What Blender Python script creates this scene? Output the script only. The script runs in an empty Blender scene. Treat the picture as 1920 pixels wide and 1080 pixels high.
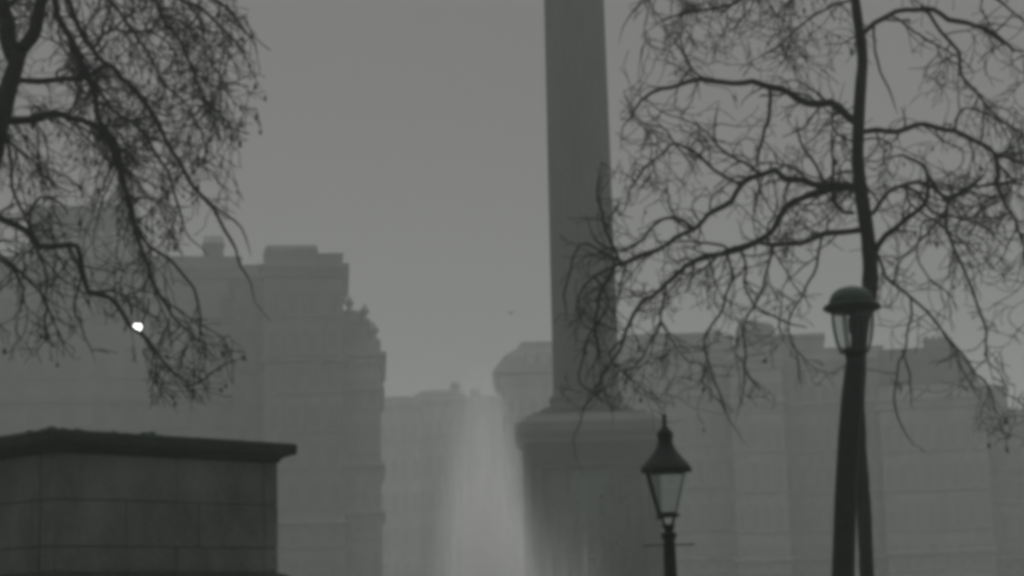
import bpy, math, random
from mathutils import Vector, Matrix, noise
R = math.radians
sc = bpy.context.scene
col = sc.collection

# ---------------------------------------------------------------- camera
F = 3500.0                     # focal length in pixels of the 1920 wide photograph
PITCH, ROLL, EYE = 9.9, 1.45, 1.7
cam_d = bpy.data.cameras.new('camera'); cam = bpy.data.objects.new('camera', cam_d)
col.objects.link(cam); sc.camera = cam
cam_d.sensor_width = 36.0; cam_d.lens = 36.0 * F / 1920.0
cam_d.clip_start = 0.1; cam_d.clip_end = 3000
CM = Matrix.Rotation(R(90 + PITCH), 4, 'X') @ Matrix.Rotation(R(-ROLL), 4, 'Z')
CM = Matrix.Translation((0, 0, EYE)) @ CM
cam.matrix_world = CM

# ---------------------------------------------------------------- sky
SUN_EL, SUN_AZ = 34.0, 12.0    # degrees, azimuth clockwise from +Y (ahead of the camera)
world = bpy.data.worlds.new('World'); sc.world = world; world.use_nodes = True
nt = world.node_tree; nt.nodes.clear()
sky = nt.nodes.new('ShaderNodeTexSky'); sky.sky_type = 'NISHITA'; sky.sun_disc = False
sky.sun_elevation = R(SUN_EL); sky.sun_rotation = R(SUN_AZ)
sky.air_density = 1.0; sky.dust_density = 4.0; sky.ozone_density = 1.0
bw = nt.nodes.new('ShaderNodeRGBToBW')
# an overcast deck flattens the clear sky's gradient and takes its colour out
mr = nt.nodes.new('ShaderNodeMapRange'); mr.clamp = True
mr.inputs['From Min'].default_value = 0.0; mr.inputs['From Max'].default_value = 12.0
mr.inputs['To Min'].default_value = 3.6; mr.inputs['To Max'].default_value = 4.6
mixc = nt.nodes.new('ShaderNodeMix'); mixc.data_type = 'RGBA'; mixc.blend_type = 'MULTIPLY'
mixc.inputs['Factor'].default_value = 1.0
mixc.inputs['B'].default_value = (1.0, 0.99, 0.975, 1)
bg = nt.nodes.new('ShaderNodeBackground'); bg.inputs['Strength'].default_value = 0.12
out = nt.nodes.new('ShaderNodeOutputWorld')
nt.links.new(sky.outputs[0], bw.inputs[0]); nt.links.new(bw.outputs[0], mr.inputs['Value'])
tcw = nt.nodes.new('ShaderNodeTexCoord'); sxw = nt.nodes.new('ShaderNodeSeparateXYZ')
cie = nt.nodes.new('ShaderNodeMapRange'); cie.inputs['From Min'].default_value = .33; cie.inputs['From Max'].default_value = 1
cie.inputs['To Min'].default_value = 0.64; cie.inputs['To Max'].default_value = 3.8      # overcast sky, brighter overhead
mul = nt.nodes.new('ShaderNodeMath'); mul.operation = 'MULTIPLY'
nt.links.new(tcw.outputs['Generated'], sxw.inputs[0]); nt.links.new(sxw.outputs[2], cie.inputs['Value'])
nt.links.new(cie.outputs[0], mul.inputs[0]); nt.links.new(mr.outputs[0], mul.inputs[1])
nt.links.new(mul.outputs[0], mixc.inputs['A']); nt.links.new(mixc.outputs[2], bg.inputs[0])
nt.links.new(bg.outputs[0], out.inputs[0])

# ---------------------------------------------------------------- sun behind the overcast
sd = bpy.data.lights.new('sun', 'SUN'); sd.energy = 1.3; sd.angle = R(25); sd.color = (1, 0.97, 0.92)
so = bpy.data.objects.new('sun', sd); col.objects.link(so)
sdir = Vector((math.sin(R(SUN_AZ)) * math.cos(R(SUN_EL)), math.cos(R(SUN_AZ)) * math.cos(R(SUN_EL)), math.sin(R(SUN_EL))))
so.rotation_euler = (-sdir).to_track_quat('-Z', 'Y').to_euler(); so.location = (0, 0, 80)

sc.view_settings.view_transform = 'Standard'; sc.view_settings.look = 'None'
sc.view_settings.exposure = -1.13; sc.view_settings.gamma = 1.0
sc.cycles.use_denoising = True
sc.cycles.filter_width = 5.0           # the photograph itself is a soft, low-resolution picture
sc.cycles.volume_bounces = 16; sc.cycles.max_bounces = 16; sc.cycles.transparent_max_bounces = 12
sc.cycles.volume_step_rate = 1.0

# ---------------------------------------------------------------- helpers
def at(px, py, d):
    """the point of the place that lies d metres along the view axis at this pixel"""
    return CM @ Vector(((px - 960) / F * d, -(py - 540) / F * d, -d))

def atY(px, py, Y):
    v = CM.to_3x3() @ Vector(((px - 960) / F, -(py - 540) / F, -1)); o = CM.translation
    return o + v * ((Y - o.y) / v.y)

class MB:
    def __init__(s): s.v = []; s.f = []
    def add(s, vs, fs):
        o = len(s.v); s.v += [tuple(v) for v in vs]; s.f += [tuple(o + i for i in f) for f in fs]
    def box(s, x0, x1, y0, y1, z0, z1, bev=0.0):
        if bev <= 0:
            s.add([(x, y, z) for z in (z0, z1) for y in (y0, y1) for x in (x0, x1)],
                  [(0, 2, 3, 1), (4, 5, 7, 6), (0, 1, 5, 4), (2, 6, 7, 3), (0, 4, 6, 2), (1, 3, 7, 5)])
        else:
            b = bev; rings = []
            for z, i in ((z0, b), (z0 + b, 0), (z1 - b, 0), (z1, b)):
                xa, xb, ya, yb = x0 + i, x1 - i, y0 + i, y1 - i
                rings.append([(xa + b, ya, z), (xb - b, ya, z), (xb, ya + b, z), (xb, yb - b, z),
                              (xb - b, yb, z), (xa + b, yb, z), (xa, yb - b, z), (xa, ya + b, z)])
            s.rings(rings)
    def rings(s, rings, cap=True):
        o = len(s.v); n = len(rings[0])
        for r in rings: s.v += [tuple(p) for p in r]
        for k in range(len(rings) - 1):
            for i in range(n):
                j = (i + 1) % n
                s.f.append((o + k*n + i, o + k*n + j, o + (k+1)*n + j, o + (k+1)*n + i))
        if cap:
            s.f.append(tuple(o + i for i in reversed(range(n))))
            s.f.append(tuple(o + (len(rings)-1)*n + i for i in range(n)))
    def lathe(s, prof, n=32, c=(0, 0), rot=0.0, cap=True):
        s.rings([[(c[0] + r*math.cos(2*math.pi*i/n + rot), c[1] + r*math.sin(2*math.pi*i/n + rot), z) for i in range(n)]
                 for r, z in prof], cap)
    def square(s, prof, c=(0, 0)):
        s.rings([[(c[0]-r, c[1]-r, z), (c[0]+r, c[1]-r, z), (c[0]+r, c[1]+r, z), (c[0]-r, c[1]+r, z)] for r, z in prof])
    def tube(s, pts, rad, n=6):
        if len(pts) < 2: return
        rings = []; prev = None
        for i, p in enumerate(pts):
            d = (pts[min(i+1, len(pts)-1)] - pts[max(i-1, 0)])
            if d.length < 1e-7: d = Vector((0, 0, 1))
            d.normalize()
            if prev is None:
                prev = d.orthogonal().normalized()
            a = prev - d * prev.dot(d)
            if a.length < 1e-5: a = d.orthogonal()
            a.normalize(); prev = a; b = d.cross(a)
            r = rad[i] if hasattr(rad, '__len__') else rad
            rings.append([p + (a*math.cos(2*math.pi*k/n) + b*math.sin(2*math.pi*k/n))*r for k in range(n)])
        s.rings(rings)
    def blob(s, c, rx, ry, rz, n=8, m=5):
        rings = []
        for k in range(m + 1):
            t = math.pi * (k + 0.001) / (m + 0.002)
            rings.append([(c[0] + rx*math.sin(t)*math.cos(2*math.pi*i/n), c[1] + ry*math.sin(t)*math.sin(2*math.pi*i/n),
                           c[2] - rz*math.cos(t)) for i in range(n)])
        s.rings(rings)
    def build(s, name, m, parent=None, smooth=False, origin=None):
        me = bpy.data.meshes.new(name)
        v = s.v if origin is None else [(a-origin[0], b-origin[1], c-origin[2]) for a, b, c in s.v]
        me.from_pydata(v, [], s.f); me.validate(); me.materials.append(m)
        if smooth:
            me.polygons.foreach_set('use_smooth', [True]*len(me.polygons))
        o = bpy.data.objects.new(name, me); col.objects.link(o)
        if parent is not None: o.parent = parent
        if origin is not None: o.location = origin
        return o

def tag(o, label=None, cat=None, group=None, kind=None):
    if label: o['label'] = label
    if cat: o['category'] = cat
    if group: o['group'] = group
    if kind: o['kind'] = kind
    return o
def thing(name, label, cat, loc, rz=0.0, group=None):
    o = bpy.data.objects.new(name, None); col.objects.link(o); o.empty_display_size = 0.3
    o.location = loc; o.rotation_euler = (0, 0, rz)
    return tag(o, label, cat, group)
def cp(o, parent, loc=None):
    c = o.copy(); col.objects.link(c); c.parent = parent
    if loc is not None: c.location = loc
    for ch in list(o.children):
        g = ch.copy(); col.objects.link(g); g.parent = c
    return c

def mat(name, c1, c2=None, rough=0.85, scale=2.0, stretch=(1, 1, 1), c3=None, bump=0.2, bscale=None, metal=0.0, spec=0.3, detail=8):
    m = bpy.data.materials.new(name); m.use_nodes = True
    t = m.node_tree; b = t.nodes['Principled BSDF']
    b.inputs['Roughness'].default_value = rough; b.inputs['Metallic'].default_value = metal
    b.inputs['Specular IOR Level'].default_value = spec
    c2 = c2 or tuple(x*0.7 for x in c1)
    tc = t.nodes.new('ShaderNodeTexCoord'); mp = t.nodes.new('ShaderNodeMapping'); mp.inputs['Scale'].default_value = stretch
    n = t.nodes.new('ShaderNodeTexNoise'); n.inputs['Scale'].default_value = scale; n.inputs['Detail'].default_value = detail
    n.inputs['Roughness'].default_value = 0.65
    cr = t.nodes.new('ShaderNodeValToRGB')
    cr.color_ramp.elements[0].position = 0.36; cr.color_ramp.elements[0].color = (*c2, 1)
    cr.color_ramp.elements[1].position = 0.66; cr.color_ramp.elements[1].color = (*c1, 1)
    if c3:
        e = cr.color_ramp.elements.new(0.78); e.color = (*c3, 1)
    t.links.new(tc.outputs['Object'], mp.inputs[0]); t.links.new(mp.outputs[0], n.inputs['Vector'])
    t.links.new(n.outputs['Fac'], cr.inputs[0]); t.links.new(cr.outputs[0], b.inputs['Base Color'])
    if bump:
        n2 = t.nodes.new('ShaderNodeTexNoise'); n2.inputs['Scale'].default_value = bscale or scale*6
        bp = t.nodes.new('ShaderNodeBump'); bp.inputs['Strength'].default_value = bump; bp.inputs['Distance'].default_value = 0.05
        t.links.new(mp.outputs[0], n2.inputs['Vector']); t.links.new(n2.outputs['Fac'], bp.inputs['Height'])
        t.links.new(bp.outputs[0], b.inputs['Normal'])
    return m

M = {}
M['soot'] = mat('sooty_stone', (.33, .35, .32), (.20, .22, .20), scale=.35, stretch=(1, 1, .4), bump=.3, bscale=4)
M['soot_dark'] = mat('dark_brick', (.19, .21, .20), (.13, .145, .135), scale=.3, bump=.3, bscale=6)
M['pale'] = mat('pale_stone', (.27, .28, .255), (.18, .19, .175), scale=.35, stretch=(1, 1, .3), bump=.3, bscale=4)
M['slate'] = mat('slate', (.13, .145, .15), (.09, .10, .10), scale=1.2, rough=.6)
M['pane_dark'] = mat('dark_window_glass', (.16, .175, .17), (.11, .12, .118), rough=.25, scale=.6, bump=0, spec=.4)
M['pane'] = mat('window_glass', (.26, .28, .27), (.17, .19, .18), rough=.25, scale=.6, bump=0, spec=.5)
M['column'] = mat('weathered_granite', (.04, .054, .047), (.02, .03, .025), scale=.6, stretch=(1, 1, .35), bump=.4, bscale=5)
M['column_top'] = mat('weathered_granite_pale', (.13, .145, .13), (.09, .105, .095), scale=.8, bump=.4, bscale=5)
M['bronze'] = mat('bronze', (.06, .08, .065), (.03, .045, .035), scale=1.5, rough=.55, metal=.4, bump=.5)
M['plinth'] = mat('damp_granite', (.14, .152, .145), (.055, .066, .058), scale=1.1, stretch=(1, 1, .7), bump=.5, bscale=22, rough=.7)
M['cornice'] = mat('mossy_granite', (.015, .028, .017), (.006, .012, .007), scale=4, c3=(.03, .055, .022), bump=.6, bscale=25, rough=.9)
M['moss'] = mat('moss', (.05, .085, .035), (.02, .035, .015), scale=9, bump=.8, bscale=40, rough=1)
M['bark'] = mat('bark', (.016, .024, .018), (.006, .010, .008), scale=5, stretch=(1, 1, .5), bump=.6, bscale=20, rough=.95)
M['twig'] = mat('twig_bark', (.016, .022, .018), (.008, .012, .010), scale=3, bump=0, rough=.95)
M['iron'] = mat('painted_iron', (.008, .018, .012), (.004, .009, .006), scale=9, rough=.6, bump=.15, spec=.15)
M['dome'] = mat('green_copper', (.03, .062, .038), (.012, .026, .017), scale=7, rough=.6, bump=.3)
M['paving'] = mat('paving', (.27, .28, .27), (.18, .19, .18), scale=.8, rough=.6)
M['bird'] = mat('feathers', (.05, .055, .06), (.03, .03, .035), scale=20, bump=0)
M['water'] = mat('pool_water', (.06, .08, .08), (.05, .07, .07), scale=2, rough=.08, spec=.5, bump=.3, bscale=3)
M['droplets'] = mat('white_water', (.75, .78, .78), (.6, .63, .63), scale=6, rough=.4, bump=0)

def glass(name, tint, alpha):
    m = bpy.data.materials.new(name); m.use_nodes = True; t = m.node_tree; t.nodes.clear()
    o = t.nodes.new('ShaderNodeOutputMaterial'); mx = t.nodes.new('ShaderNodeMixShader')
    tr = t.nodes.new('ShaderNodeBsdfTransparent'); tr.inputs[0].default_value = (*tint, 1)
    gl = t.nodes.new('ShaderNodeBsdfPrincipled'); gl.inputs['Base Color'].default_value = (.12, .14, .135, 1)
    gl.inputs['Roughness'].default_value = .25
    n = t.nodes.new('ShaderNodeTexNoise'); n.inputs['Scale'].default_value = 9
    tc = t.nodes.new('ShaderNodeTexCoord'); t.links.new(tc.outputs['Object'], n.inputs['Vector'])
    r = t.nodes.new('ShaderNodeMapRange'); r.inputs['To Min'].default_value = alpha*.6; r.inputs['To Max'].default_value = alpha*1.4
    t.links.new(n.outputs['Fac'], r.inputs['Value']); t.links.new(r.outputs[0], mx.inputs[0])
    t.links.new(tr.outputs[0], mx.inputs[1]); t.links.new(gl.outputs[0], mx.inputs[2]); t.links.new(mx.outputs[0], o.inputs[0])
    return m
M['glass'] = glass('lantern_glass', (.93, .95, .94), .07)
M['bowl'] = glass('sooty_bowl_glass', (.90, .93, .92), .16)
lit = bpy.data.materials.new('lit_glass'); lit.use_nodes = True
lb = lit.node_tree.nodes['Principled BSDF']; lb.inputs['Emission Color'].default_value = (1, .98, .92, 1); lb.inputs['Emission Strength'].default_value = 14
M['lit'] = lit

# ---------------------------------------------------------------- ground
g = MB()
N = 24
xs = [-480 + 960*i/N for i in range(N+1)]; ys = [-60 + 960*i/N for i in range(N+1)]
g.add([(x, y, 0) for y in ys for x in xs],
      [(j*(N+1)+i, j*(N+1)+i+1, (j+1)*(N+1)+i+1, (j+1)*(N+1)+i) for j in range(N) for i in range(N)])
gm = M['paving']; t = gm.node_tree
br = t.nodes.new('ShaderNodeTexBrick'); br.inputs['Scale'].default_value = 1.0
br.inputs['Brick Width'].default_value = .9; br.inputs['Row Height'].default_value = .6; br.inputs['Mortar Size'].default_value = .012
br.inputs['Color1'].default_value = (1, 1, 1, 1); br.inputs['Color2'].default_value = (.8, .8, .8, 1); br.inputs['Mortar'].default_value = (.35, .35, .35, 1)
mx = t.nodes.new('ShaderNodeMix'); mx.data_type = 'RGBA'; mx.blend_type = 'MULTIPLY'; mx.inputs['Factor'].default_value = 1
t.links.new([n for n in t.nodes if n.type == 'MAPPING'][0].outputs[0], br.inputs['Vector'])
t.links.new([n for n in t.nodes if n.type == 'VALTORGB'][0].outputs[0], mx.inputs['A'])
t.links.new(br.outputs['Color'], mx.inputs['B']); t.links.new(mx.outputs[2], t.nodes['Principled BSDF'].inputs['Base Color'])
tag(g.build('ground', gm), kind='structure')

# ---------------------------------------------------------------- buildings
def window_mesh(w, h):
    """stone surround with sill and head, returned as meshes: surround, pane (glazing bars in it)"""
    s = MB(); t_ = .22
    s.box(-w/2-t_, -w/2, -.08, 0, 0, h); s.box(w/2, w/2+t_, -.08, 0, 0, h)
    s.box(-w/2-t_-.08, w/2+t_+.08, -.10, 0, h, h+.28); s.box(-w/2-t_-.08, w/2+t_+.08, -.13, 0, -.20, 0)
    p = MB(); p.box(-w/2, w/2, -.05, -.01, .001, h-.001)
    p.box(-.04, .04, -.10, -.05, 0, h); p.box(-w/2, -.04, -.10, -.05, h*.5-.04, h*.5+.04); p.box(.04, w/2, -.10, -.05, h*.5-.04, h*.5+.04)
    return s, p

def building(name, label, x0, x1, ytop, d, depth=14, yaw=0, floors=6, bays=6, wall='soot', group=None, parapet=True,
             bands=(.0, .25, .82), winw=1.2, extra=None, cat='building'):
    a = at(x0, ytop, d); b = at(x1, ytop, d)
    xin = x1 if x1 < 960 else (x0 if x0 > 960 else None)
    if xin is not None: yaw = math.atan2(960 - xin, F) * 1.05
    W = (b.x - a.x); H = (a.z + b.z) / 2
    root = thing(name, label, cat, (a.x, a.y, 0), yaw, group)
    w = MB(); w.box(0, W, 0, depth, 0, H - .9); w.build('wall', M[wall], root)
    for k, fr in enumerate(bands):
        c = MB(); z = .0 if fr == 0 else H*fr
        if fr == 0: c.box(-.18, W+.18, -.18, depth+.18, .0, 1.1)
        else: c.rings([[(-o, -o, zz), (W+o, -o, zz), (W+o, depth+o, zz), (-o, depth+o, zz)] for o, zz in ((.05, z-.45), (.12, z-.2), (.28, z-.12), (.32, z+.12), (.08, z+.2))])
        c.build('plinth_course' if fr == 0 else 'cornice', M[wall], root)
    c = MB()
    c.rings([[(-o, -o, zz), (W+o, -o, zz), (W+o, depth+o, zz), (-o, depth+o, zz)] for o, zz in
             ((.06, H-1.9), (.2, H-1.75), (.25, H-1.35), (.42, H-1.2), (.5, H-.9), (.45, H-.85))])
    c.build('cornice', M[wall], root)
    if parapet:
        r = MB()
        r.box(0, W, 0, .35, H-.85, H-.12); r.box(0, .35, .35, depth, H-.85, H-.12); r.box(W-.35, W, .35, depth, H-.85, H-.12); r.box(.35, W-.35, depth-.35, depth, H-.85, H-.12)
        r.box(-.08, W+.08, -.08, .43, H-.12, H)
        r.build('parapet', M[wall], root)
    fh = (H - 3.2) / floors; bw_ = W / bays; ww = min(winw, bw_*.5); wh = fh*.58
    s, p = window_mesh(ww, wh); proto = None
    for j in range(floors):
        for i in range(bays):
            loc = ((i+.5)*bw_, 0, 1.35 + j*fh)
            if proto is None:
                proto = s.build('window', M[wall], root); p.build('pane', M['pane_dark' if wall == 'soot_dark' else 'pane'], proto); proto.location = loc
            else: cp(proto, root, loc)
    return root, W, H, depth

def chimney(root, x, y, z, w=1.6, dd=1.0, h=2.4, pots=3, m='soot_dark'):
    c = MB(); c.box(x, x+w, y, y+dd, z, z+h*.75); c.box(x-.1, x+w+.1, y-.1, y+dd+.1, z+h*.75, z+h*.86)
    o = c.build('chimney', M[m], root)
    for k in range(pots):
        q = MB(); q.lathe([(.17, z+h*.86), (.15, z+h*1.05), (.19, z+h*1.07), (.17, z+h*1.12)], 10, (x+w*(k+.5)/pots, y+dd/2)); q.build('chimney_pot', M['soot'], o)

def urn(root, x, y, z, h=1.5):
    q = MB(); q.lathe([(.28*h/1.5, z), (.28*h/1.5, z+.15*h), (.10*h, z+.25*h), (.26*h, z+.5*h), (.28*h, z+.62*h), (.12*h, z+.8*h), (.05*h, z+h)], 12, (x, y))
    q.build('urn', M['soot'], root, True)

# left of the column
G_L = 'hazy buildings on the left side of the square'
rt, W, H, D = building('office_building', 'long grey stone building in haze behind the left tree, with chimneys', -260, 446, 470, 152, 16, 0, 7, 12, 'soot_dark', bands=(0, .2, .62, .84))
pm = 152/F
c_ = lambda px: (px + 260) * pm
cx0 = c_(372); chimney(rt, cx0, 1.0, H-.85, 1.7, 1.2, 2.6, 4)
chimney(rt, c_(280), 5.0, H-.85, 1.2, 1.2, 1.3, 2)
m_ = MB(); m_.box(.6, W-1.2, 1.4, 14.6, H-.85, H-.3); m_.build('roof', M['slate'], rt)
# square roof tower on the long building
tw = MB(); h2 = (470-366)*pm
m0, m1 = c_(42), c_(240)
tw.box(m0, m1, .9, 9.5, H-.86, H + h2 - .9); tw.box(m0-.3, m1+.3, .6, 9.8, H+h2-.9, H+h2-.5); tw.box(m0+.2, m1-.2, 1.1, 9.3, H+h2-.5, H+h2)
ro = tw.build('attic_block', M['slate'], rt)
for k in range(4):
    s, p = window_mesh(.9, 1.7); w_ = s.build('window', M['soot'], rt); p.build('pane', M['pane'], w_)
    w_.location = (m0 + (m1-m0)*(k+.5)/4, .9, H + .3)
building('narrow_building', 'low narrow building in haze squeezed between the long building and the dark square block', 440, 500, 496, 149, 12, 0, 8, 2, 'soot_dark', bands=(0, .3, .72))
rt, W, H, D = building('office_tower', 'tall dark square block in haze right of the left tree, highest on the skyline', 494, 642, 474, 141, 12, 0, 9, 4, 'soot_dark', bands=(0, .3, .72))
b = MB(); b.rings([[(x, y, z) for x, y in ((i, i+.3), (5.0*1-i*.5-.9, i+.3), (5.0-.9-i*.5, 8-i), (i, 8-i))] for i, z in ((.05, H-.86), (.05, H+.45), (.25, H+.75), (.6, H+.85))])
b.build('plant_room', M['soot_dark'], rt)
rt, W, H, D = building('corner_building', 'ornate stone corner building stepping down towards the misty street gap', 598, 712, 640, 143, 15, 0, 6, 4, 'soot', bands=(0, .42, .58, .84))
pm = 143/F; q_ = lambda px: (px-598)*pm
b = MB(); b.box(q_(604), q_(690), 1.0, 12, H-.85, H+(640-600)*pm); b.box(q_(604)-.2, q_(690)+.2, .8, 12.2, H+(640-600)*pm, H+(640-594)*pm)
b.rings([[(q_(608)+i, 1.4, z), (q_(688)-i, 1.4, z), (q_(688)-i, 11, z), (q_(608)+i, 11, z)] for i, z in ((0, H+(640-594)*pm), (.5, H+(640-578)*pm), (1.0, H+(640-574)*pm))])
b.build('attic_block', M['soot'], rt)
for px in (655, 684): urn(rt, q_(px), 1.3, H+(640-(596 if px == 684 else 580))*pm, 1.35)
urn(rt, W-.5, .4, H, 1.6); urn(rt, W-.5, 5.4, H, 1.6)
b = MB(); b.box(W-1.0, W+.05, -.1, .95, H-.85, H+.05); b.build('pier', M['soot'], rt)

# the far street down the middle
rt, W, H, D = building('street_terrace', 'faint far stone terrace closing the street left of the fountain jet', 690, 786, 746, 262, 20, 0, 6, 5, 'soot', winw=1)
b = MB(); b.rings([[(.4+i, i+.5, z), (W-.4-i, i+.5, z), (W-.4-i, 18-i, z), (.4+i, 18-i, z)] for i, z in ((0, H-.85), (.5, H+.2), (1.2, H+.5))]); b.build('roof', M['slate'], rt)
rt, W, H, D = building('street_block', 'faint far rounded-roof block right beside the fountain jet', 776, 872, 738, 285, 20, 0, 6, 5, 'soot', winw=1)
b = MB(); b.rings([[(i+.2, i+.5, z), (W-i-.2, i+.5, z), (W-i-.2, 18-i, z), (i+.2, 18-i, z)] for i, z in ((0, H-.85), (.5, H+.3), (1.3, H+.8), (2.4, H+1.0))]); b.build('roof', M['slate'], rt)
chimney(rt, W-2.2, 2, H, 1.4, 1, 1.9, 3)
rt, W, H, D = building('street_building', 'faint narrow far building seen through the top of the jet', 866, 945, 742, 300, 20, 0, 6, 4, 'soot', winw=1)
chimney(rt, 1.4, 2, H-.85, 1.4, 1, 2.2, 3)
rt, W, H, D = building('mansard_building', 'pale hazy building with sloping mansard roof just left of the column', 945, 1075, 692, 215, 18, 0, 6, 6, 'soot', winw=1.1)
pm = 215/F
b = MB(); hh = (692-634)*pm
b.rings([[(-1.4+i*1.0, -.4+i*.8, z), (W+.5-i*.5, -.4+i*.8, z), (W+.5-i*.5, 17-i*.5, z), (-1.4+i*1.0, 17-i*.5, z)] for i, z in ((.3, H-.84), (0, H-.3), (1.5, H+hh*.5), (3.0, H+hh*.78), (3.5, H+hh))])
b.build('roof', M['slate'], rt)
for k in range(4):
    q = MB(); xx = 2.6 + k*1.7; q.box(xx, xx+.9, .15, 2.2, H+.3, H+1.8); q.box(xx-.12, xx+1.02, .05, 2.3, H+1.8, H+2.0); q.build('dormer', M['soot'], rt)

# right of the column
rt, W, H, D = building('stone_building', 'hazy stone building right behind the column, below the lowest branches', 1150, 1372, 634, 152, 16, 0, 6, 8, 'soot', bands=(0, .24, .8))
pm = 152/F
b = MB(); b.rings([[(i+.3, i+.6, z), (W-.3-i, i+.6, z), (W-.3-i, 14-i, z), (i+.3, 14-i, z)] for i, z in ((0, H-.85), (.5, H+.5), (.9, H+.62))]); b.build('roof', M['slate'], rt)
rt, W, H, D = building('domed_building', 'hazy building topped by a squat round-cornered dome left of the bowl lamp', 1366, 1462, 650, 148, 16, 0, 6, 4, 'soot', bands=(0, .24, .8))
pm = 148/F; cxm = (1418-1366)*pm
b = MB(); b.lathe([(1.62, H-.86), (1.62, H+.9), (1.72, H+1.0), (1.62, H+1.1), (1.58, H+1.7), (1.42, H+2.1), (1.1, H+2.25), (.25, H+2.32)], 28, (cxm, 3)); b.build('dome', M['slate'], rt, True)
rt, W, H, D = building('parapet_building', 'hazy flat-roofed building with a raised attic behind the bowl lamp', 1456, 1652, 654, 152, 16, 0, 6, 8, 'soot', bands=(0, .24, .8))
pm = 152/F
b = MB(); b.box(.35, 86*pm, .9, 10, H-.86, H+31*pm); b.box(.15, 86*pm+.2, .7, 10.2, H+31*pm-.3, H+31*pm); b.build('attic_block', M['soot'], rt)
chimney(rt, 40*pm, 4.5, H+31*pm, 1.3, 1, .5, 3)
rt, W, H, D = building('gabled_building', 'hazy building right of the bowl lamp whose roof slopes down to the right', 1646, 1838, 724, 148, 16, 0, 5, 8, 'soot', bands=(0, .3))
pm = 148/F
b = MB(); b.rings([[(.05+ia*1.0, 1.0, z), (W-ib, 1.0, z), (W-ib, 12, z), (.05+ia, 12, z)] for ia, ib, z in ((0, .1, H-.86), (0, .1, H), (.1, 1.6, H+(724-660)*pm), (.2, 2.6, H+(724-650)*pm))])
b.build('roof', M['slate'], rt)
chimney(rt, (1735-1646)*pm, 3, H+(724-652)*pm, 2.2, 1.2, 1.2, 4)
rt, W, H, D = building('low_building', 'low hazy building with one broad chimney at the right edge', 1830, 2080, 768, 150, 16, 0, 5, 9, 'soot', bands=(0, .3))
pm = 150/F
b = MB(); b.box(.6, (1888-1830)*pm, 1.5, 4.0, H-.86, H+(768-724)*pm); b.box(.45, (1888-1830)*pm+.15, 1.35, 4.15, H+(768-724)*pm, H+(768-718)*pm); b.build('chimney', M['soot'], rt)

# white lamp burning on the long building's front
p = at(258, 614, 150.3)
rt = thing('wall_lamp', 'round white lamp burning bright on the long hazy building', 'lamp', (p.x, p.y, p.z))
b = MB(); b.blob((0, 0, 0), .34, .34, .33, 16, 10); b.build('globe', M['lit'], rt, True)
b = MB(); b.tube([Vector((0, .33, -.1)), Vector((0, .9, -.3)), Vector((0, 1.62, -.3))], .05, 6); b.tube([Vector((0, 1.4, -.6)), Vector((0, 1.62, -.3))], .04, 6); b.build('bracket', M['iron'], rt)

# ---------------------------------------------------------------- the column on its pedestal
d0 = 97.0
pc = at(1100, 745, d0); zc = lambda y: atY(1104, y, pc.y).z
ppm = F/d0
rt = thing('monument_column', 'huge fluted dark stone column on a square pedestal in the mist', 'monument', (pc.x, pc.y, 0), R(0))
zb = zc(742); NF = 24
def flute_ring(r, z, amp=.075):
    pts = []
    for i in range(NF*6):
        a = 2*math.pi*i/(NF*6); ph = (i % 6)/6.0
        k = 0 if ph < .17 else -amp*math.sin(math.pi*(ph-.17)/.83)
        pts.append(((r+k)*math.cos(a), (r+k)*math.sin(a), z))
    return pts
b = MB(); rr = []
for k in range(13):
    u = k/12; z = zb + .25 + u*29.5; rr.append(flute_ring(1.72 - .10*u - .07*u*u, z))
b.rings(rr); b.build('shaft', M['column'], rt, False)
b = MB()
b.lathe([(1.74, zb+.25), (1.76, zb+.1), (1.84, zb), (1.95, zb-.12), (1.97, zb-.3), (1.9, zb-.42), (2.0, zb-.55), (2.35, zb-.66), (2.52, zb-.85), (2.45, zb-1.05), (2.4, zb-1.1)], 48)
b.build('shaft_base', M['column'], rt, True)
b = MB(); z1 = zb-1.1
b.square([(2.85, z1), (2.85, z1-.12), (3.05, z1-.14), (3.3, z1-.35), (3.55, z1-.55), (3.55, z1-.62)][::-1]); 
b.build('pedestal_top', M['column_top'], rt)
b = MB(); z2 = z1-.62
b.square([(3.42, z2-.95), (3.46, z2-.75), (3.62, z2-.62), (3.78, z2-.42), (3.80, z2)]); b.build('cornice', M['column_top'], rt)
b = MB(); z3 = z2-.95
b.square([(4.6, 0), (4.6, .5), (4.2, .5), (4.2, 1.0), (3.8, 1.02), (3.55, 1.35), (3.42, 1.5), (3.42, z3)]); b.build('die', M['column'], rt)
b = MB()
b.box(-2.5, 2.5, -3.50, -3.421, 2.6, z3-1.3); b.box(-2.7, 2.7, -3.56, -3.50, 2.4, 2.6); b.box(-2.7, 2.7, -3.56, -3.50, z3-1.3, z3-1.1); b.box(-2.7, -2.5, -3.56, -3.43, 2.6, z3-1.3); b.box(2.5, 2.7, -3.56, -3.43, 2.6, z3-1.3)
rn = random.Random(4)
for k in range(26):
    x = rn.uniform(-2.2, 2.2); z = rn.uniform(2.9, z3-2.0); b.blob((x, -3.5, z+.3), .16, .1, .55); b.blob((x, -3.55, z+.98), .13, .1, .15)
b.build('relief_panel', M['bronze'], rt, True)
b = MB(); zt = zb+29.75
b.lathe([(1.5, zt), (1.6, zt+.4), (1.6, zt+1.4), (2.3, zt+2.6), (2.3, zt+2.7)], 32); b.square([(2.2, zt+2.7), (2.35, zt+2.8), (2.35, zt+3.3), (1.8, zt+3.35), (1.8, zt+4.2)]); b.build('capital', M['column'], rt, False)

# ---------------------------------------------------------------- plinth in the left foreground
dp = 18.0
c0 = at(97, 803, dp); 
yawp = R(47)
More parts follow.
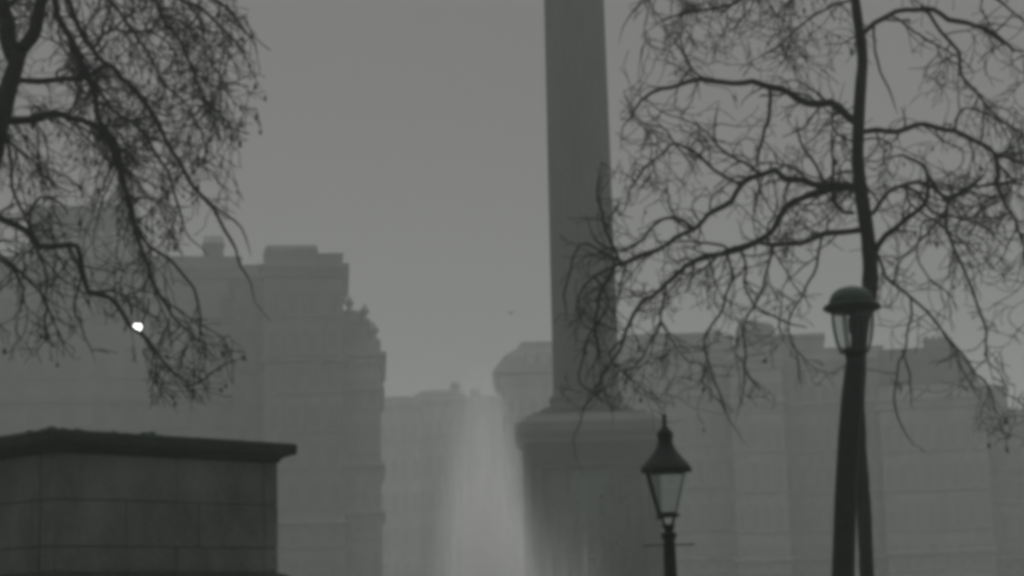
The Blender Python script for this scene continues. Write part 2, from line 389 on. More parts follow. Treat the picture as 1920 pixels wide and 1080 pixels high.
# local: corner at origin, x along the right-hand face, y along the left-hand face (both going away)
rt = thing('stone_plinth', 'dark damp granite plinth with a mossy overhanging cornice at lower left', 'plinth', (c0.x, c0.y, 0), yawp)
TOP = c0.z
LX, LY, OV = 2.79, 3.4, .13           # die size and cornice overhang
def ringp(o, z): return [(OV-o, OV-o, z), (OV+LX+o, OV-o, z), (OV+LX+o, OV+LY+o, z), (OV-o, OV+LY+o, z)]
b = MB(); b.rings([ringp(.0, TOP-.21), ringp(.015, TOP-.19), ringp(.035, TOP-.155), ringp(.11, TOP-.125), ringp(.145, TOP-.115), ringp(.15, TOP-.02), ringp(.13, TOP), ringp(-.3, TOP+.02)])
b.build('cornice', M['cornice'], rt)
# moss and weeds along the top
b = MB(); rn = random.Random(9)
for k in range(80):
    s_ = rn.random()
    if rn.random() < .7: x = OV + (rn.random()**1.6)*(LX*.9); y = rn.uniform(-.0, .35)
    else: x = rn.uniform(0, .35); y = rn.uniform(0, LY)
    sz = rn.uniform(.012, .032)*(1.5 if x < 1.3 else .7)
    b.blob((x, y+.04, TOP+.0), sz*1.6, sz*1.6, sz*(.7 + .6*rn.random()), 7, 4)
tag(b.build('moss', M['moss'], rt, True), kind='stuff')
b = MB(); course = .455; z = TOP-.212; rn = random.Random(3)
zbase = at(530, 1074, 20.2).z
inner = MB(); inner.box(OV+.02, OV+LX-.02, OV+.02, OV+LY-.02, 0, TOP-.2)
k = 0; cuts = [[.52, .93], [.30, .62, .93], [.52, .93], [.55, .93]]
while z > zbase + .05:
    zl = max(z - course, zbase); cc = cuts[k % 4]; fr = [0] + cc + [1]
    for i in range(len(fr)-1):
        e = rn.uniform(-.006, .006)
        b.box(OV+LX*fr[i]+.0035, OV+LX*fr[i+1]-.0035, OV+e, OV+.25, zl+.0035, z-.0035, .008)
    fy = [.0, .35, .7, 1]
    for i in range(3):
        b.box(OV, OV+.24, OV+.26 + (LY-.26)*fy[i]+.0035, OV+.26 + (LY-.26)*fy[i+1]-.0035, zl+.0035, z-.0035, .008)
        b.box(OV+LX-.24, OV+LX, OV+.26 + (LY-.26)*fy[i]+.0035, OV+.26 + (LY-.26)*fy[i+1]-.0035, zl+.0035, z-.0035, .008)
    z = zl; k += 1
b.v += []; o = b.build('die', M['plinth'], rt)
inner.build('core', M['cornice'], rt)
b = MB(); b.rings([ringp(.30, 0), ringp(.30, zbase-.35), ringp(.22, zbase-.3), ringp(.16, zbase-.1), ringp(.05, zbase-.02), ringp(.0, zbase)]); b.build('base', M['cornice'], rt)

# ---------------------------------------------------------------- the pointed lantern (nearer lamp)
dl = 15.0; k_ = dl/F
lp = at(1252.5, 960, dl); zz = lambda y: atY(1250, y, lp.y).z
rt = thing('street_lamp', 'slim old iron street lamp with a pointed hood and tapered glass lantern', 'street lamp', (lp.x, lp.y, 0))
# post
b = MB(); zt = zz(1004)
b.lathe([(.17, 0), (.17, .12), (.13, .2), (.12, .75), (.145, .8), (.145, .86), (.085, .95), (.062, 1.1), (.052, zt-.25), (.046, zt-.03), (.06, zt-.02), (.064, zt+.01), (.04, zt+.03)], 20)
b.build('post', M['iron'], rt, True)
b = MB(); zbr = zz(1022); b.tube([Vector((-.20, 0, zbr)), Vector((.20, 0, zbr))], .006, 8)
for s_ in (-1, 1): b.blob((s_*.20, 0, zbr), .008, .008, .008)
b.build('ladder_bar', M['iron'], rt, True)
b = MB()
zr = zz(968)
b.lathe([(.03, zt+.02), (.026, zt+.06), (.04, zt+.07), (.03, zt+.09)], 16)
for a in (0, 90, 180, 270):
    ca, sa = math.cos(R(a+35)), math.sin(R(a+35))
    b.tube([Vector((ca*.03, sa*.03, zt+.03)), Vector((ca*.055, sa*.055, zt+.07)), Vector((ca*.05, sa*.05, zr-.05)), Vector((ca*.075, sa*.075, zr))], .0085, 6)
b.lathe([(.075, zr-.008), (.092, zr), (.092, zr+.016), (.07, zr+.024)], 20)
b.build('cradle', M['iron'], rt, True)
# lantern: six-sided glass between a frame
zg0, zg1 = zr+.024, zz(886); r0, r1 = .088, .205; rot = R(41)
b = MB(); b.lathe([(r0-.006, zg0), (r1-.006, zg1)], 4, rot=rot, cap=False); b.build('glass', M['glass'], rt)
b = MB()
for i in range(4):
    a = 2*math.pi*i/4 + rot; v0 = Vector((r0*math.cos(a), r0*math.sin(a), zg0)); v1 = Vector((r1*math.cos(a), r1*math.sin(a), zg1))
    b.tube([v0, v1], .0065, 5)
    a2 = a + math.pi/2; w0 = Vector((r0*math.cos(a2), r0*math.sin(a2), zg0)); w1 = Vector((r1*math.cos(a2), r1*math.sin(a2), zg1))
    b.tube([v0, w0], .007, 5); b.tube([v1, w1], .008, 5)
b.tube([Vector((-.078, .01, zg0-.05)), Vector((-.078, .01, zg0+.01)), Vector((-.158, .01, zg1))], .0125, 6)   # stout gas pipe up one side
b.build('lantern_frame', M['iron'], rt)
zf = lambda y: zz(y)
b = MB()
b.lathe([(.150, zf(887)), (.205, zf(885)), (.208, zf(881)), (.200, zf(876)), (.172, zf(868)), (.135, zf(858)), (.098, zf(848)), (.072, zf(838)), (.058, zf(828)),
         (.060, zf(822)), (.067, zf(818)), (.066, zf(812)), (.05, zf(808)), (.04, zf(804)), (.022, zf(800)), (.0165, zf(796)), (.02, zf(790)), (.016, zf(785)), (.019, zf(780)), (.008, zf(775))], 24)
b.build('hood', M['iron'], rt, True)

# ---------------------------------------------------------------- the bowl lantern in front of the right tree
dl = 19.0; k_ = dl/F
lp = at(1602, 655, dl); zz = lambda y: atY(1601, y, lp.y).z
foot = atY(1574, 1290, lp.y)
rt = thing('bowl_lamp', 'tall dark lamp post with a green domed cap over a sooty glass bowl', 'street lamp', (foot.x, foot.y, 0))
off = Vector((lp.x-foot.x, lp.y-foot.y, 0))
b = MB()
prof = [(668, 1604, 17), (690, 1602, 17.5), (750, 1597, 20), (820, 1592, 20.5), (930, 1585.5, 20.5), (1075, 1581, 21), (1200, 1577, 22), (1290, 1575, 23)]
pts, rad = [], []
for y, x, r in prof:
    q = atY(x, y, lp.y); pts.append(Vector((q.x-foot.x, 0, q.z))); rad.append(r*k_)
pts.append(Vector((0, 0, .9))); rad.append(.15); pts.append(Vector((0, 0, .85))); rad.append(.19); pts.append(Vector((0, 0, 0))); rad.append(.2)
b.tube(pts, rad, 20); b.build('post', M['iron'], rt, True)
b = MB(); cc = (off.x, 0)
b.lathe([(17*k_, zz(672)), (19*k_, zz(664)), (24*k_, zz(658)), (22*k_, zz(654))], 24, cc); b.build('gallery', M['iron'], rt, True)
gp = [(26, 662), (30, 652), (34, 640), (37.5, 622), (39.5, 604), (40, 584)]
b = MB(); b.lathe([(r*k_-.004, zz(y)) for r, y in gp], 28, cc, cap=False); b.build('glass', M['bowl'], rt, True)
b = MB()
for i in range(8):
    a = 2*math.pi*(i+.35)/8
    b.tube([Vector((cc[0]+r*k_*math.cos(a), r*k_*math.sin(a), zz(y))) for r, y in gp], .009, 5)
b.build('lantern_frame', M['iron'], rt)
b = MB(); b.lathe([(4*k_, zz(655)), (4*k_, zz(630)), (9*k_, zz(622)), (9*k_, zz(600)), (5*k_, zz(592)), (14*k_, zz(586))], 16, cc); b.build('burner', M['iron'], rt, True)
b = MB(); b.lathe([(40*k_, zz(586)), (53*k_, zz(580)), (55*k_, zz(576)), (50*k_, zz(571)), (43*k_, zz(568))], 36, cc); b.build('brim', M['iron'], rt, True)
b = MB(); b.lathe([(43*k_, zz(568.5)), (42*k_, zz(562)), (38*k_, zz(553)), (32*k_, zz(546)), (24*k_, zz(541)), (14*k_, zz(538)), (5*k_, zz(536)), (1*k_, zz(535))], 36, cc); b.build('dome', M['dome'], rt, True)

# ---------------------------------------------------------------- bare trees
CI = CM.inverted()
class Tree:
    def __init__(s, name, label, depth, seed, base_px):
        s.d = depth; s.rn = random.Random(seed); s.known = []; s.limbs = []
        b = at(base_px[0], base_px[1], depth); s.root = thing(name, label, 'tree', (b.x, b.y, 0)); s.o = Vector((b.x, b.y, 0))
        s.tw = MB(); s.fr = MB(); s.nseg = 0; s.rid = 0; s.jit = 0; s.thin = lambda y: 0
    def line(s, pts, w0, w1, slope=None, first=False):
        rn = s.rn
        if slope is None: slope = rn.uniform(-.55, .55)
        off = 0.0
        if s.known:
            x, y = pts[0]; off = min(s.known, key=lambda k: (k[0]-x)**2 + (k[1]-y)**2)[2]
        # smooth the traced line
        P = []
        n = len(pts)
        for i in range(n-1):
            p0 = pts[max(i-1, 0)]; p1 = pts[i]; p2 = pts[i+1]; p3 = pts[min(i+2, n-1)]
            L = math.hypot(p2[0]-p1[0], p2[1]-p1[1]); m = max(1, int(L/16))
            for k in range(m):
                t = k/m
                f = lambda a, b_, c, d: .5*((2*b_) + (c-a)*t + (2*a-5*b_+4*c-d)*t*t + (3*b_-a-3*c+d)*t**3)
                P.append((f(p0[0], p1[0], p2[0], p3[0]), f(p0[1], p1[1], p2[1], p3[1])))
        P.append(pts[-1]); out = []; rad = []; acc = 0
        for i, (x, y) in enumerate(P):
            if i: acc += math.hypot(x-P[i-1][0], y-P[i-1][1])
            dd = off + slope*acc*s.d/F + .06*math.sin(acc*.03 + off*9)
            j = 1.6 if not first else .6
            u = i/(len(P)-1)
            wx = noise.noise(Vector((acc*.022, off*7 + s.rid, 1.3)))*j*5; wy = noise.noise(Vector((acc*.022, off*7 + s.rid, 8.7)))*j*5
            e = min(1, acc/30) if not first else 0
            out.append(at(x + rn.uniform(-j, j)*.7 + wx*e, y + rn.uniform(-j, j)*.7 + wy*e, s.d + dd) - s.o)
            rad.append(max((w0 + (w1-w0)*u)*.63*s.d/F*(1 + rn.uniform(-.07, .09)), .004)); s.known.append((x, y, dd))
        return out, rad
    def trunk(s, pts, w):
        out, rad = s.line(pts, 1, 1, 0, True)
        # widths by pixel row
        n = len(out); total = len(w)-1
        for i in range(n):
            u = i/(n-1)*total; k = min(int(u), total-1); f = u-k
            rad[i] = (w[k]*(1-f) + w[k+1]*f)*.5*s.d/F*(1 + s.rn.uniform(-.05, .05))
        b = MB(); b.tube(out, rad, 12); b.build('trunk', M['bark'], s.root, True); s.tr = (out, rad)
    def limb(s, pts, w0, w1, dens=1.0, droop=1.0, slope=None, length=1.0):
        s.rid += 3.7; out, rad = s.line(pts, w0, w1, slope)
        n = len(rad)
        for i in range(n): rad[i] *= min(1, .22 + (n-1-i)/(n*.3))
        b = MB(); b.tube(out, rad, 8 if w0 > 5 else 6); b.build('limb', M['bark'], s.root, True)
        s.sprout(out, rad, dens, droop, length)
    def sprout(s, out, rad, dens, droop, length):
        rn = s.rn
        for i in range(1, len(out)):
            seg = (out[i]-out[i-1]); L = seg.length
            cnt = L*dens*s.dens*max(.15, 1 + 3.2*noise.noise(out[i]*1.9)); m = int(cnt) + (1 if rn.random() < cnt-int(cnt) else 0)
            for _ in range(m):
                t = seg.normalized()
                a = Vector((rn.gauss(0, 1), rn.gauss(0, .8), rn.gauss(0, 1))); a = (a - t*a.dot(t)).normalized()
                dr = (t*rn.uniform(.1, .9) + a*rn.uniform(.5, 1.1)).normalized()
                if rn.random() < .10 and rad[i] > .012:
                    s.grow(out[i-1], dr, rn.uniform(1.0, 1.9)*length, min(rad[i]*.8, rn.uniform(.018, .027)), 0, droop*.7); continue
                s.grow(out[i-1] + seg*rn.random(), dr, rn.uniform(.3, 1.15)*length, min(max(rad[i]*.6, .010), .020)*rn.uniform(.65, 1), 0, droop)
    def inside(s, q):
        v = CI @ (q + s.o); return s.ok(960 - v.x/v.z*F + s.jit, 540 + v.y/v.z*F + s.jit*.5)
    def grow(s, p, d, L, r, lvl, droop):
        if not s.inside(p + d*L*.6): return
        rn = s.rn; step = .075
        if lvl == 0:
            s.jit = rn.gauss(0, 20)
            v = CI @ (p + s.o)
            if rn.random() < s.thin(540 + v.y/v.z*F): return
        n = max(3, int(L/step)); pts = [p.copy()]; rad = [r]
        bend = Vector((rn.gauss(0, 1), rn.gauss(0, 1), rn.gauss(0, 1)))*s.curl
        for i in range(n):
            if rn.random() < .16: bend = Vector((rn.gauss(0, 1), rn.gauss(0, 1), rn.gauss(0, 1)))*s.curl
            d = d + bend*.16 + Vector((rn.gauss(0, .13), rn.gauss(0, .13), rn.gauss(0, .13))) + Vector((s.sway, 0, -1))*(.085*droop*(1 + lvl*.25))
            d.normalize()
            if not s.inside(p + d*step): break
            p = p + d*step; pts.append(p.copy()); rad.append(max(r*(1 - .6*(i+1)/n), .0056))
            if lvl < 3 and rn.random() < (.36, .26, .14)[lvl]*s.fork:
                a = Vector((rn.gauss(0, 1), rn.gauss(0, 1), rn.gauss(0, 1))); a = (a - d*a.dot(d)).normalized()
                s.grow(p, (d*.7 + a*.75).normalized(), L*rn.uniform(.3, .62), rad[-1]*.75, lvl+1, droop)
        s.tw.tube(pts, rad, 4 if lvl == 0 else 3); s.nseg += n
        if rn.random() < s.fruit:
            q = pts[-1]; h = rn.uniform(.05, .10); s.tw.tube([q, q - Vector((0, 0, h))], .0025, 3)
            f = rn.uniform(.015, .028); s.fr.blob(q - Vector((0, 0, h+f)), f*.8, f*.8, f*rn.uniform(1.0, 2.0), 6, 4)
    def done(s):
        s.tw.build('crown', M['twig'], s.root)
        tag(s.fr.build('seed_balls', M['twig'], s.root), kind='stuff')

# right tree
T = Tree('plane_tree', 'bare tree right of the column, slim dark trunk behind the bowl lamp', 24.0, 11, (1636, 1420))
T.dens = 4.4; T.curl = 1.35; T.sway = 0.0; T.fork = .82; T.fruit = .02
T.ok = lambda x, y: x > (1090 if y < 400 else 1055) + 12*math.sin(y*.05) and y < (770 if x < 1200 else 800 + 30*math.sin(x*.021)) and not (x < 1140 and y < 200)
T.trunk([(1634, 1404), (1630, 1200), (1625, 1075), (1619, 940), (1612, 850), (1607, 765), (1609, 700), (1611, 630), (1617, 590), (1631, 540), (1630, 470), (1621, 405), (1612, 345), (1608, 290), (1610, 230), (1612, 180), (1617, 110), (1611, 55), (1604, 5), (1596, -60), (1590, -130)],
        [34, 28, 27, 27, 27, 27, 27, 27, 28, 29, 31, 33, 29, 27, 25, 23, 22, 20, 18, 16, 14])
L = T.limb
L([(1610, 232), (1590, 215), (1555, 194), (1512, 193), (1480, 172), (1445, 162), (1410, 152), (1370, 157), (1330, 150), (1290, 151), (1255, 160), (1220, 176), (1190, 205), (1170, 240), (1163, 285)], 13, 4, 1.0, .8, .1)
L([(1332, 150), (1300, 130), (1280, 100), (1262, 70)], 4, 2.5, 1.6, .4)
L([(1443, 163), (1448, 200), (1432, 245), (1420, 280), (1425, 322)], 6, 5, .8, .8)
L([(1610, 350), (1560, 342), (1500, 341), (1470, 337), (1452, 316), (1425, 325), (1392, 345), (1372, 375), (1340, 395), (1300, 428), (1250, 460), (1200, 482), (1155, 495), (1115, 520), (1086, 558), (1078, 640)], 11, 3.5, 1.1, .9, -.15)
L([(1611, 352), (1545, 358), (1500, 370), (1470, 392), (1432, 440), (1392, 468), (1330, 482), (1290, 500), (1250, 530), (1210, 565), (1180, 605), (1158, 655), (1122, 720), (1088, 785)], 11, 3.5, 1.1, .8, .2)
L([(1622, 430), (1575, 436), (1540, 440), (1505, 456), (1460, 458), (1405, 461), (1360, 470), (1320, 500), (1290, 540)], 9, 3.5, 1.2, .8, -.4)
L([(1600, 400), (1580, 398), (1565, 378), (1562, 345), (1563, 300), (1560, 235)], 6, 3, 1.0, .3)
L([(1545, 345), (1520, 300), (1500, 265), (1495, 220)], 5, 3, 1.0, .3)
L([(1425, 325), (1380, 300), (1345, 270), (1340, 225), (1350, 190)], 5, 3, 1.2, .3)
L([(1390, 345), (1350, 330), (1310, 290), (1270, 270), (1225, 300), (1190, 340), (1165, 400)], 5, 3, 1.2, .7)
L([(1300, 430), (1260, 410), (1225, 420), (1190, 460), (1150, 470), (1110, 440), (1098, 400)], 5, 3, 1.2, .5)
L([(1615, 247), (1680, 244), (1730, 235), (1790, 248), (1832, 268), (1868, 292), (1872, 330), (1845, 350), (1800, 353), (1770, 357)], 8, 7, .9, .7, .3)
L([(1870, 292), (1905, 300), (1950, 330)], 6, 4, 1.2, .8)
L([(1858, 346), (1890, 343), (1930, 350)], 6, 5, 1.5, .7)
L([(1870, 335), (1885, 378), (1908, 425), (1925, 490), (1930, 560)], 5, 3, 1.2, 1.0)
L([(1790, 248), (1795, 215), (1810, 200), (1850, 215), (1900, 245), (1940, 255)], 4, 2.5, 1.0, .9)
L([(1640, 474), (1662, 442), (1700, 412), (1735, 382), (1740, 330), (1722, 300), (1695, 290), (1660, 300), (1640, 320)], 9, 4, .9, .6, -.3)
L([(1636, 400), (1660, 364), (1690, 347), (1722, 366), (1750, 398), (1800, 414), (1850, 425), (1880, 455)], 6, 3.5, 1.0, .8, .2)
L([(1740, 330), (1760, 360), (1780, 372), (1775, 420), (1790, 470), (1806, 512), (1828, 560), (1850, 640), (1865, 720)], 6, 3, 1.0, 1.2, .3)
L([(1780, 372), (1820, 350), (1850, 330)], 8, 5, 1.5, .6)
L([(1690, 347), (1720, 340), (1745, 355), (1790, 380)], 6, 6, 1.0, .6)
L([(1620, 62), (1642, 40), (1680, 22), (1732, 14), (1780, 34), (1830, 50), (1870, 70), (1905, 92), (1945, 96)], 8, 7, 1.2, .9, .25)
L([(1732, 16), (1770, 60), (1795, 95), (1803, 140), (1840, 190), (1880, 225), (1940, 262)], 6, 3.5, 1.0, .9)
L([(1640, 44), (1640, 100), (1655, 150), (1672, 180), (1683, 215)], 4, 2.5, 1.0, 1)
L([(1604, 0), (1560, 8), (1525, 30), (1490, 60), (1440, 100), (1400, 122)], 4, 2.5, 1.3, .9)
L([(1596, -60), (1500, -95), (1400, -80), (1300, -50), (1230, -15), (1180, 30), (1160, 80)], 9, 3, 1.9, 1.2, .1)
L([(1500, -95), (1440, -40), (1380, 0), (1320, 20), (1260, 30), (1210, 60)], 6, 3, 1.9, 1.2, -.2)
L([(1592, -100), (1660, -90), (1740, -60), (1820, -30), (1900, 20), (1940, 60)], 9, 4, 1.6, 1.2, -.1)
L([(1643, 476), (1662, 518), (1708, 556), (1750, 600), (1782, 640), (1795, 672), (1800, 712)], 5, 3, 1.0, 1.1, .4)
L([(1708, 556), (1705, 610), (1693, 660), (1680, 715), (1676, 765), (1698, 815), (1738, 848)], 3.5, 2.5, .6, 1.2)
L([(1693, 655), (1702, 700), (1706, 748)], 3, 2.5, .4, 1.2)
L([(1782, 640), (1830, 700), (1860, 740), (1880, 800)], 3.5, 2.2, .8, 1.2)
L([(1450, 462), (1440, 500), (1420, 560), (1400, 610), (1395, 700), (1392, 745), (1375, 800)], 4, 2.2, .7, 1.3)
L([(1360, 470), (1370, 520), (1350, 590), (1320, 640), (1335, 700), (1370, 790), (1400, 835)], 4, 2.2, .6, 1.3)
L([(1540, 442), (1530, 500), (1500, 560), (1480, 600), (1490, 660), (1505, 730)], 4, 2, .7, 1.2)
L([(1250, 530), (1240, 590), (1215, 650), (1190, 690), (1160, 740)], 4, 2.5, 1.0, 1.1)
L([(1115, 520), (1140, 560), (1120, 610), (1095, 660), (1090, 720), (1150, 760), (1145, 800)], 4, 2.5, 1.2, 1.0)
L([(1155, 495), (1120, 470), (1085, 460), (1062, 520), (1060, 600)], 4, 2.5, 1.0, .8)
L([(1165, 500), (1145, 450), (1125, 380), (1130, 300)], 5, 3, .8, .7)
L([(1155, 495), (1130, 540), (1115, 600), (1120, 660), (1100, 720)], 6, 3, 1.2, .9)
L([(1120, 722), (1090, 782), (1075, 830), (1085, 872), (1098, 900)], 2.6, 1.6, .5, 1.2)
T.done(); print('right tree segs', T.nseg)

# left tree
T = Tree('old_plane_tree', 'bare drooping tree at the left edge with a thick forked trunk', 22.0, 5, (-60, 1440))
T.dens = 5.8; T.curl = .8; T.sway = .35; T.fork = 1.0; T.fruit = .10
T.thin = lambda y: .5 if y > 430 else 0
T.ok = lambda x, y: (x-258)**2 + (y-614)**2 > 17**2 and y < (670 if x < 240 else 760) and x < (450 + .32*y if y < 160 else (500 - .45*(y-160) if y < 330 else (424 + .25*(y-330) if y < 520 else 440))) + 14*math.sin(y*.06)
T.trunk([(-70, 1421), (-66, 1200), (-60, 1000), (-55, 800), (-50, 600), (-38, 420), (-18, 300), (2, 220), (15, 170), (28, 125), (36, 95)], [90, 70, 64, 60, 58, 54, 50, 46, 44, 40, 30])
L = T.limb
L([(30, 110), (14, 70), (5, 20), (-4, -30), (-15, -90)], 26, 18, .6, 1, -.2)
L([(36, 100), (58, 72), (74, 40), (80, 5), (88, -40), (100, -90)], 22, 15, .8, 1, .2)
L([(22, 150), (60, 148), (130, 150), (170, 138), (205, 124), (240, 165), (290, 220), (322, 282), (345, 320), (390, 380), (420, 430), (446, 468), (456, 500), (482, 562), (505, 604)], 10, 3.5, .9, 1.0, .25)
L([(205, 124), (172, 90), (150, 55), (130, 10), (108, -45)], 7, 9, .9, 1, 0)
L([(95, -20), (118, 40), (142, 95), (165, 140), (180, 175), (188, 230), (208, 275), (232, 330), (240, 380), (256, 430), (280, 500), (302, 560), (342, 615), (400, 650), (445, 690)], 11, 3, 1.0, 1.0, -.15)
L([(186, 235), (204, 270), (222, 310), (236, 355)], 17, 12, 1.0, 1, -.15)
L([(0, 228), (55, 226), (105, 212), (140, 225), (172, 236), (205, 265), (225, 320), (235, 380)], 15, 4, 1.2, 1.2, .3)
L([(-40, 395), (-5, 412), (30, 425), (55, 440), (72, 466), (105, 462), (140, 464), (155, 500), (166, 545), (208, 556), (236, 606), (264, 625), (300, 668), (345, 725), (358, 768)], 11, 4, .9, 1.0, .1)
L([(345, 725), (385, 715), (415, 690), (455, 670)], 3.5, 2.5, 1.3, .8)
L([(60, 440), (58, 395), (75, 370), (110, 380), (128, 410)], 6, 3, 1.2, .6)
L([(0, 240), (20, 290), (22, 345), (42, 400), (62, 448)], 6, 4, .9, 1.0)
L([(70, 466), (85, 520), (80, 560), (100, 600), (110, 640)], 5, 2.5, 1.1, 1.3)
L([(-50, 460), (-20, 480), (20, 500), (45, 540), (40, 590)], 6, 3, 1.3, 1.3)
L([(130, 462), (150, 520), (140, 570), (155, 620), (180, 680)], 4, 2.5, .8, 1.3)
L([(96, -60), (180, -60), (260, -40), (330, -5), (390, 30), (440, 80), (472, 130), (490, 170)], 10, 3, 1.8, 1.3, .2)
L([(260, -40), (300, 20), (335, 80), (372, 150), (400, 220), (418, 285)], 6, 3, 1.5, 1.3, -.3)
L([(330, -5), (400, 0), (440, 30), (468, 70), (480, 110)], 6, 3, 1.8, 1.4, .3)
L([(110, -40), (170, -20), (230, 20), (270, 90), (300, 150), (350, 200), (390, 270)], 7, 3, 1.5, 1.2, .3)
L([(165, 138), (200, 190), (260, 240), (300, 300), (330, 370), (345, 430), (390, 480)], 6, 3, 1.2, 1.2, -.3)
L([(236, 360), (250, 420), (270, 450), (300, 475), (350, 520), (372, 580), (380, 650), (390, 720)], 6, 2.5, 1.0, 1.1)
L([(390, 380), (425, 400), (450, 430), (470, 480)], 4, 2.2, .9, 1.3)
L([(-30, 30), (20, 10), (60, -20), (100, -60)], 10, 8, 1.0, 1)
L([(-70, 120), (-30, 160), (20, 260), (60, 300), (110, 330)], 7, 3, 1.5, 1.2)
L([(280, 560), (270, 620), (290, 680), (300, 740), (340, 780)], 3.5, 2.2, .8, 1.2)
T.done(); print('left tree segs', T.nseg)

# ---------------------------------------------------------------- fountain
df = 60.0; fp = at(912, 1080, df)
rt = thing('fountain', 'tall misty white fountain jet between the plinth and the column', 'fountain', (fp.x, fp.y, 0))
b = MB(); b.lathe([(6.2, 0), (6.2, .55), (6.35, .6), (6.35, .75), (5.8, .75), (5.8, .25), (.01, .25)], 48); b.build('basin', M['pale'], rt)
b = MB(); b.lathe([(5.79, .26), (5.79, .55), (.02, .551)], 48); b.build('pool', M['water'], rt)
b = MB(); b.lathe([(.7, .3), (.5, .5), (.35, 1.1), (.4, 1.4), (1.6, 1.75), (1.75, 1.85), (1.5, 1.85), (.2, 1.6), (.12, 1.95), (.08, 1.95)], 32); b.build('bowl', M['pale'], rt, True)
ztop = atY(915, 700, fp.y).z
def spray(name, H_, prof, dens, parent, loc=(0, 0, 0), pw=1.5):
    m = bpy.data.materials.new(name + '_mist'); m.use_nodes = True; t = m.node_tree; t.nodes.clear()
    o = t.nodes.new('ShaderNodeOutputMaterial'); pv = t.nodes.new('ShaderNodeVolumePrincipled')
    pv.inputs['Color'].default_value = (1, 1, 1, 1); pv.inputs['Anisotropy'].default_value = .0
    tc = t.nodes.new('ShaderNodeTexCoord'); sx = t.nodes.new('ShaderNodeSeparateXYZ'); t.links.new(tc.outputs['Object'], sx.inputs[0])
    def mth(op, a, b_=None):
        n = t.nodes.new('ShaderNodeMath'); n.operation = op
        for i, v in enumerate((a, b_)):
            if v is None: continue
            if isinstance(v, (int, float)): n.inputs[i].default_value = v
            else: t.links.new(v, n.inputs[i])
        return n.outputs[0]
    r2 = mth('SQRT', mth('ADD', mth('MULTIPLY', sx.outputs[0], sx.outputs[0]), mth('MULTIPLY', sx.outputs[1], sx.outputs[1])))
    rmax = t.nodes.new('ShaderNodeMapRange'); rmax.inputs['From Max'].default_value = H_; rmax.inputs['To Min'].default_value = prof[0]; rmax.inputs['To Max'].default_value = prof[-1]
    t.links.new(sx.outputs[2], rmax.inputs['Value'])
    rad = mth('SUBTRACT', 1.0, mth('DIVIDE', r2, rmax.outputs[0])); rad = mth('MAXIMUM', rad, 0.0); rad = mth('POWER', rad, pw)
    hz = t.nodes.new('ShaderNodeMapRange'); hz.inputs['From Max'].default_value = H_; hz.inputs['From Min'].default_value = H_*.35; hz.inputs['To Min'].default_value = 1; hz.inputs['To Max'].default_value = 0
    t.links.new(sx.outputs[2], hz.inputs['Value'])
    mp = t.nodes.new('ShaderNodeMapping'); mp.inputs['Scale'].default_value = (8, 8, .32); t.links.new(tc.outputs['Object'], mp.inputs[0])
    n = t.nodes.new('ShaderNodeTexNoise'); n.inputs['Scale'].default_value = 1.0; n.inputs['Detail'].default_value = 4; t.links.new(mp.outputs[0], n.inputs['Vector'])
    nr = t.nodes.new('ShaderNodeMapRange'); nr.inputs['From Min'].default_value = .45; nr.inputs['From Max'].default_value = .6; nr.inputs['To Min'].default_value = .05; nr.inputs['To Max'].default_value = 1.6
    t.links.new(n.outputs['Fac'], nr.inputs['Value'])
    d = mth('MULTIPLY', mth('MULTIPLY', rad, mth('POWER', hz.outputs[0], 1.5)), mth('MULTIPLY', nr.outputs[0], dens))
    t.links.new(d, pv.inputs['Density']); t.links.new(pv.outputs[0], o.inputs['Volume'])
    b = MB(); n_ = len(prof); b.lathe([(r, H_*i/(n_-1)) for i, r in enumerate(prof)], 20)
    ob = b.build(name, m, parent); ob.location = loc
    return ob
spray('spray', ztop-1.2+.6, (2.5, 2.2, 1.9, 1.5), 8, rt, (0, 0, 1.2), 2.8)
spray('drifting_mist', 5.2, (3.8, 3.5, 3.0, 2.4), .28, rt, (1.3, 0, .8), 1.2)
# strands of falling water round the jet, made of elongated drops
b = MB(); rn = random.Random(21)
for k in range(900):
    a = rn.uniform(0, 6.28); u = rn.random(); r = (.15 + 1.25*math.sqrt(rn.random()))*(1 - .15*u)
    z = 1.9 + u*(ztop-3.2); l = rn.uniform(.08, .5); w = rn.uniform(.004, .011)
    p = Vector((r*math.cos(a), r*math.sin(a), z)); b.tube([p, p + Vector((rn.uniform(-.01, .01), 0, l*.6)), p + Vector((0, 0, l))], [w*.4, w, w*.3], 4)
tag(b.build('jet_drops', M['droplets'], rt), kind='stuff')
for px, ytp, wpx, dn in ((866, 790, 7, .6), (876, 742, 7, .7), (888, 706, 8, .8), (898, 735, 6, .7), (907, 716, 7, .7), (921, 690, 9, .9), (931, 728, 6, .7), (940, 708, 8, .8), (952, 745, 7, .7), (963, 786, 8, .8), (972, 850, 8, .7)):
    q = atY(px, ytp, fp.y + rn.uniform(-.5, .5)); r_ = wpx/2*df/F*1.2
    spray('strand', q.z-1.5, (r_*1.5, r_*1.3, r_, r_*.6), dn*17, rt, (q.x-fp.x, q.y-fp.y, 1.5), 1.0)
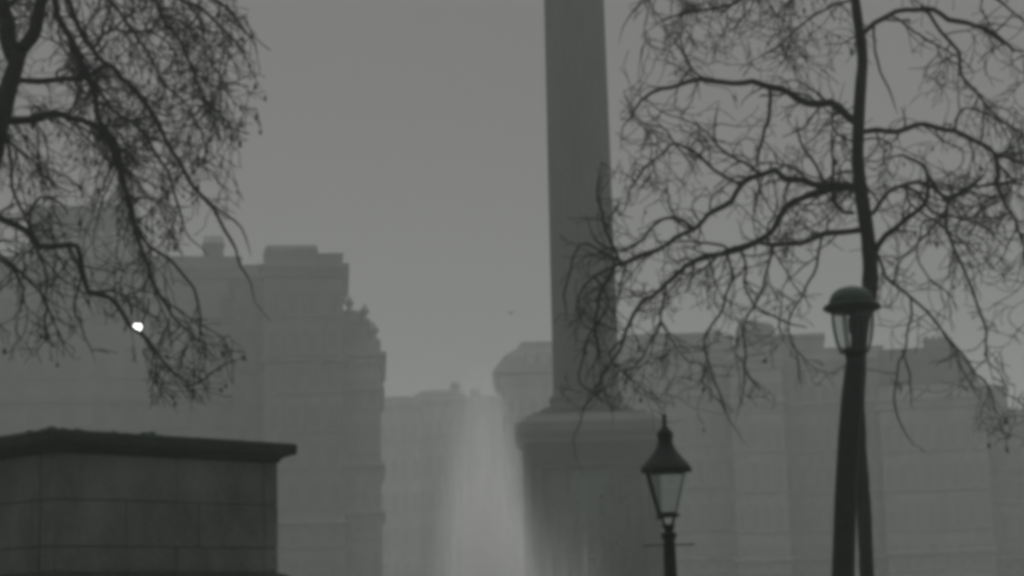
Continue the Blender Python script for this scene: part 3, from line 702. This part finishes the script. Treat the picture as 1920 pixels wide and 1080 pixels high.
# side jets
for px, ytp, wpx, dn in ((735, 905, 11, .45), (752, 985, 8, .35), (776, 965, 10, .38), (1022, 915, 11, .5), (1060, 990, 8, .4), (1092, 872, 12, .5), (1122, 1010, 10, .4)):
    q = atY(px, ytp, fp.y + rn.uniform(-2, 2)); r_ = wpx/2*df/F*1.25
    ob = spray('side_spray', q.z-.3+.8, (r_*1.3, r_*1.1, r_, r_*.6), dn*5, rt, (q.x-fp.x, q.y-fp.y, .6))

# ---------------------------------------------------------------- birds
def bird(px, py, d, label, size, bank, head):
    p = at(px, py, d)
    rt = thing('flying_bird', label, 'bird', (p.x, p.y, p.z), head)
    b = MB(); rings = []
    for u, r in ((-.5, .02), (-.42, .10), (-.2, .16), (.1, .19), (.3, .14), (.38, .10), (.46, .11), (.54, .07), (.62, .01)):
        rings.append([(u*size, r*size*math.cos(2*math.pi*i/10)*.8, r*size*math.sin(2*math.pi*i/10)) for i in range(10)])
    b.rings(rings); b.build('body', M['bird'], rt, True)
    for s_ in (-1, 1):
        w = MB(); q = []
        for u, c, z in ((.08, .22, .05), (.4, .24, .30), (.8, .15, .42), (1.05, .03, .40)):
            y = s_*u*size; zz_ = z*size*bank
            q.append([((c*.9+.05)*size, y, zz_), ((.05)*size, y, zz_+.03*size), ((-c)*size, y, zz_), ((.05)*size, y, zz_-.01*size)])
        w.rings(q); w.build('wing', M['bird'], rt)
    w = MB(); w.rings([[(-.42*size, -.05*size, .02*size), (-.42*size, .05*size, .02*size), (-.42*size, .05*size, -.02*size), (-.42*size, -.05*size, -.02*size)], [(-.75*size, -.14*size, .01*size), (-.75*size, .14*size, .01*size), (-.75*size, .14*size, -.01*size), (-.75*size, -.14*size, -.01*size)]]); w.build('tail', M['bird'], rt)
bird(957, 588, 62, 'tiny dark bird in the sky just left of the column', .17, 1.2, R(75))

# ---------------------------------------------------------------- the foggy air
b = MB(); b.box(-500, 500, -80, 920, -1, 46)
hm = bpy.data.materials.new('haze'); hm.use_nodes = True; t = hm.node_tree; t.nodes.clear()
o = t.nodes.new('ShaderNodeOutputMaterial'); pv = t.nodes.new('ShaderNodeVolumePrincipled')
pv.inputs['Color'].default_value = (.94, .985, .965, 1); pv.inputs['Density'].default_value = .0024; pv.inputs['Anisotropy'].default_value = .25
t.links.new(pv.outputs[0], o.inputs['Volume'])
tag(b.build('haze', hm), kind='stuff')
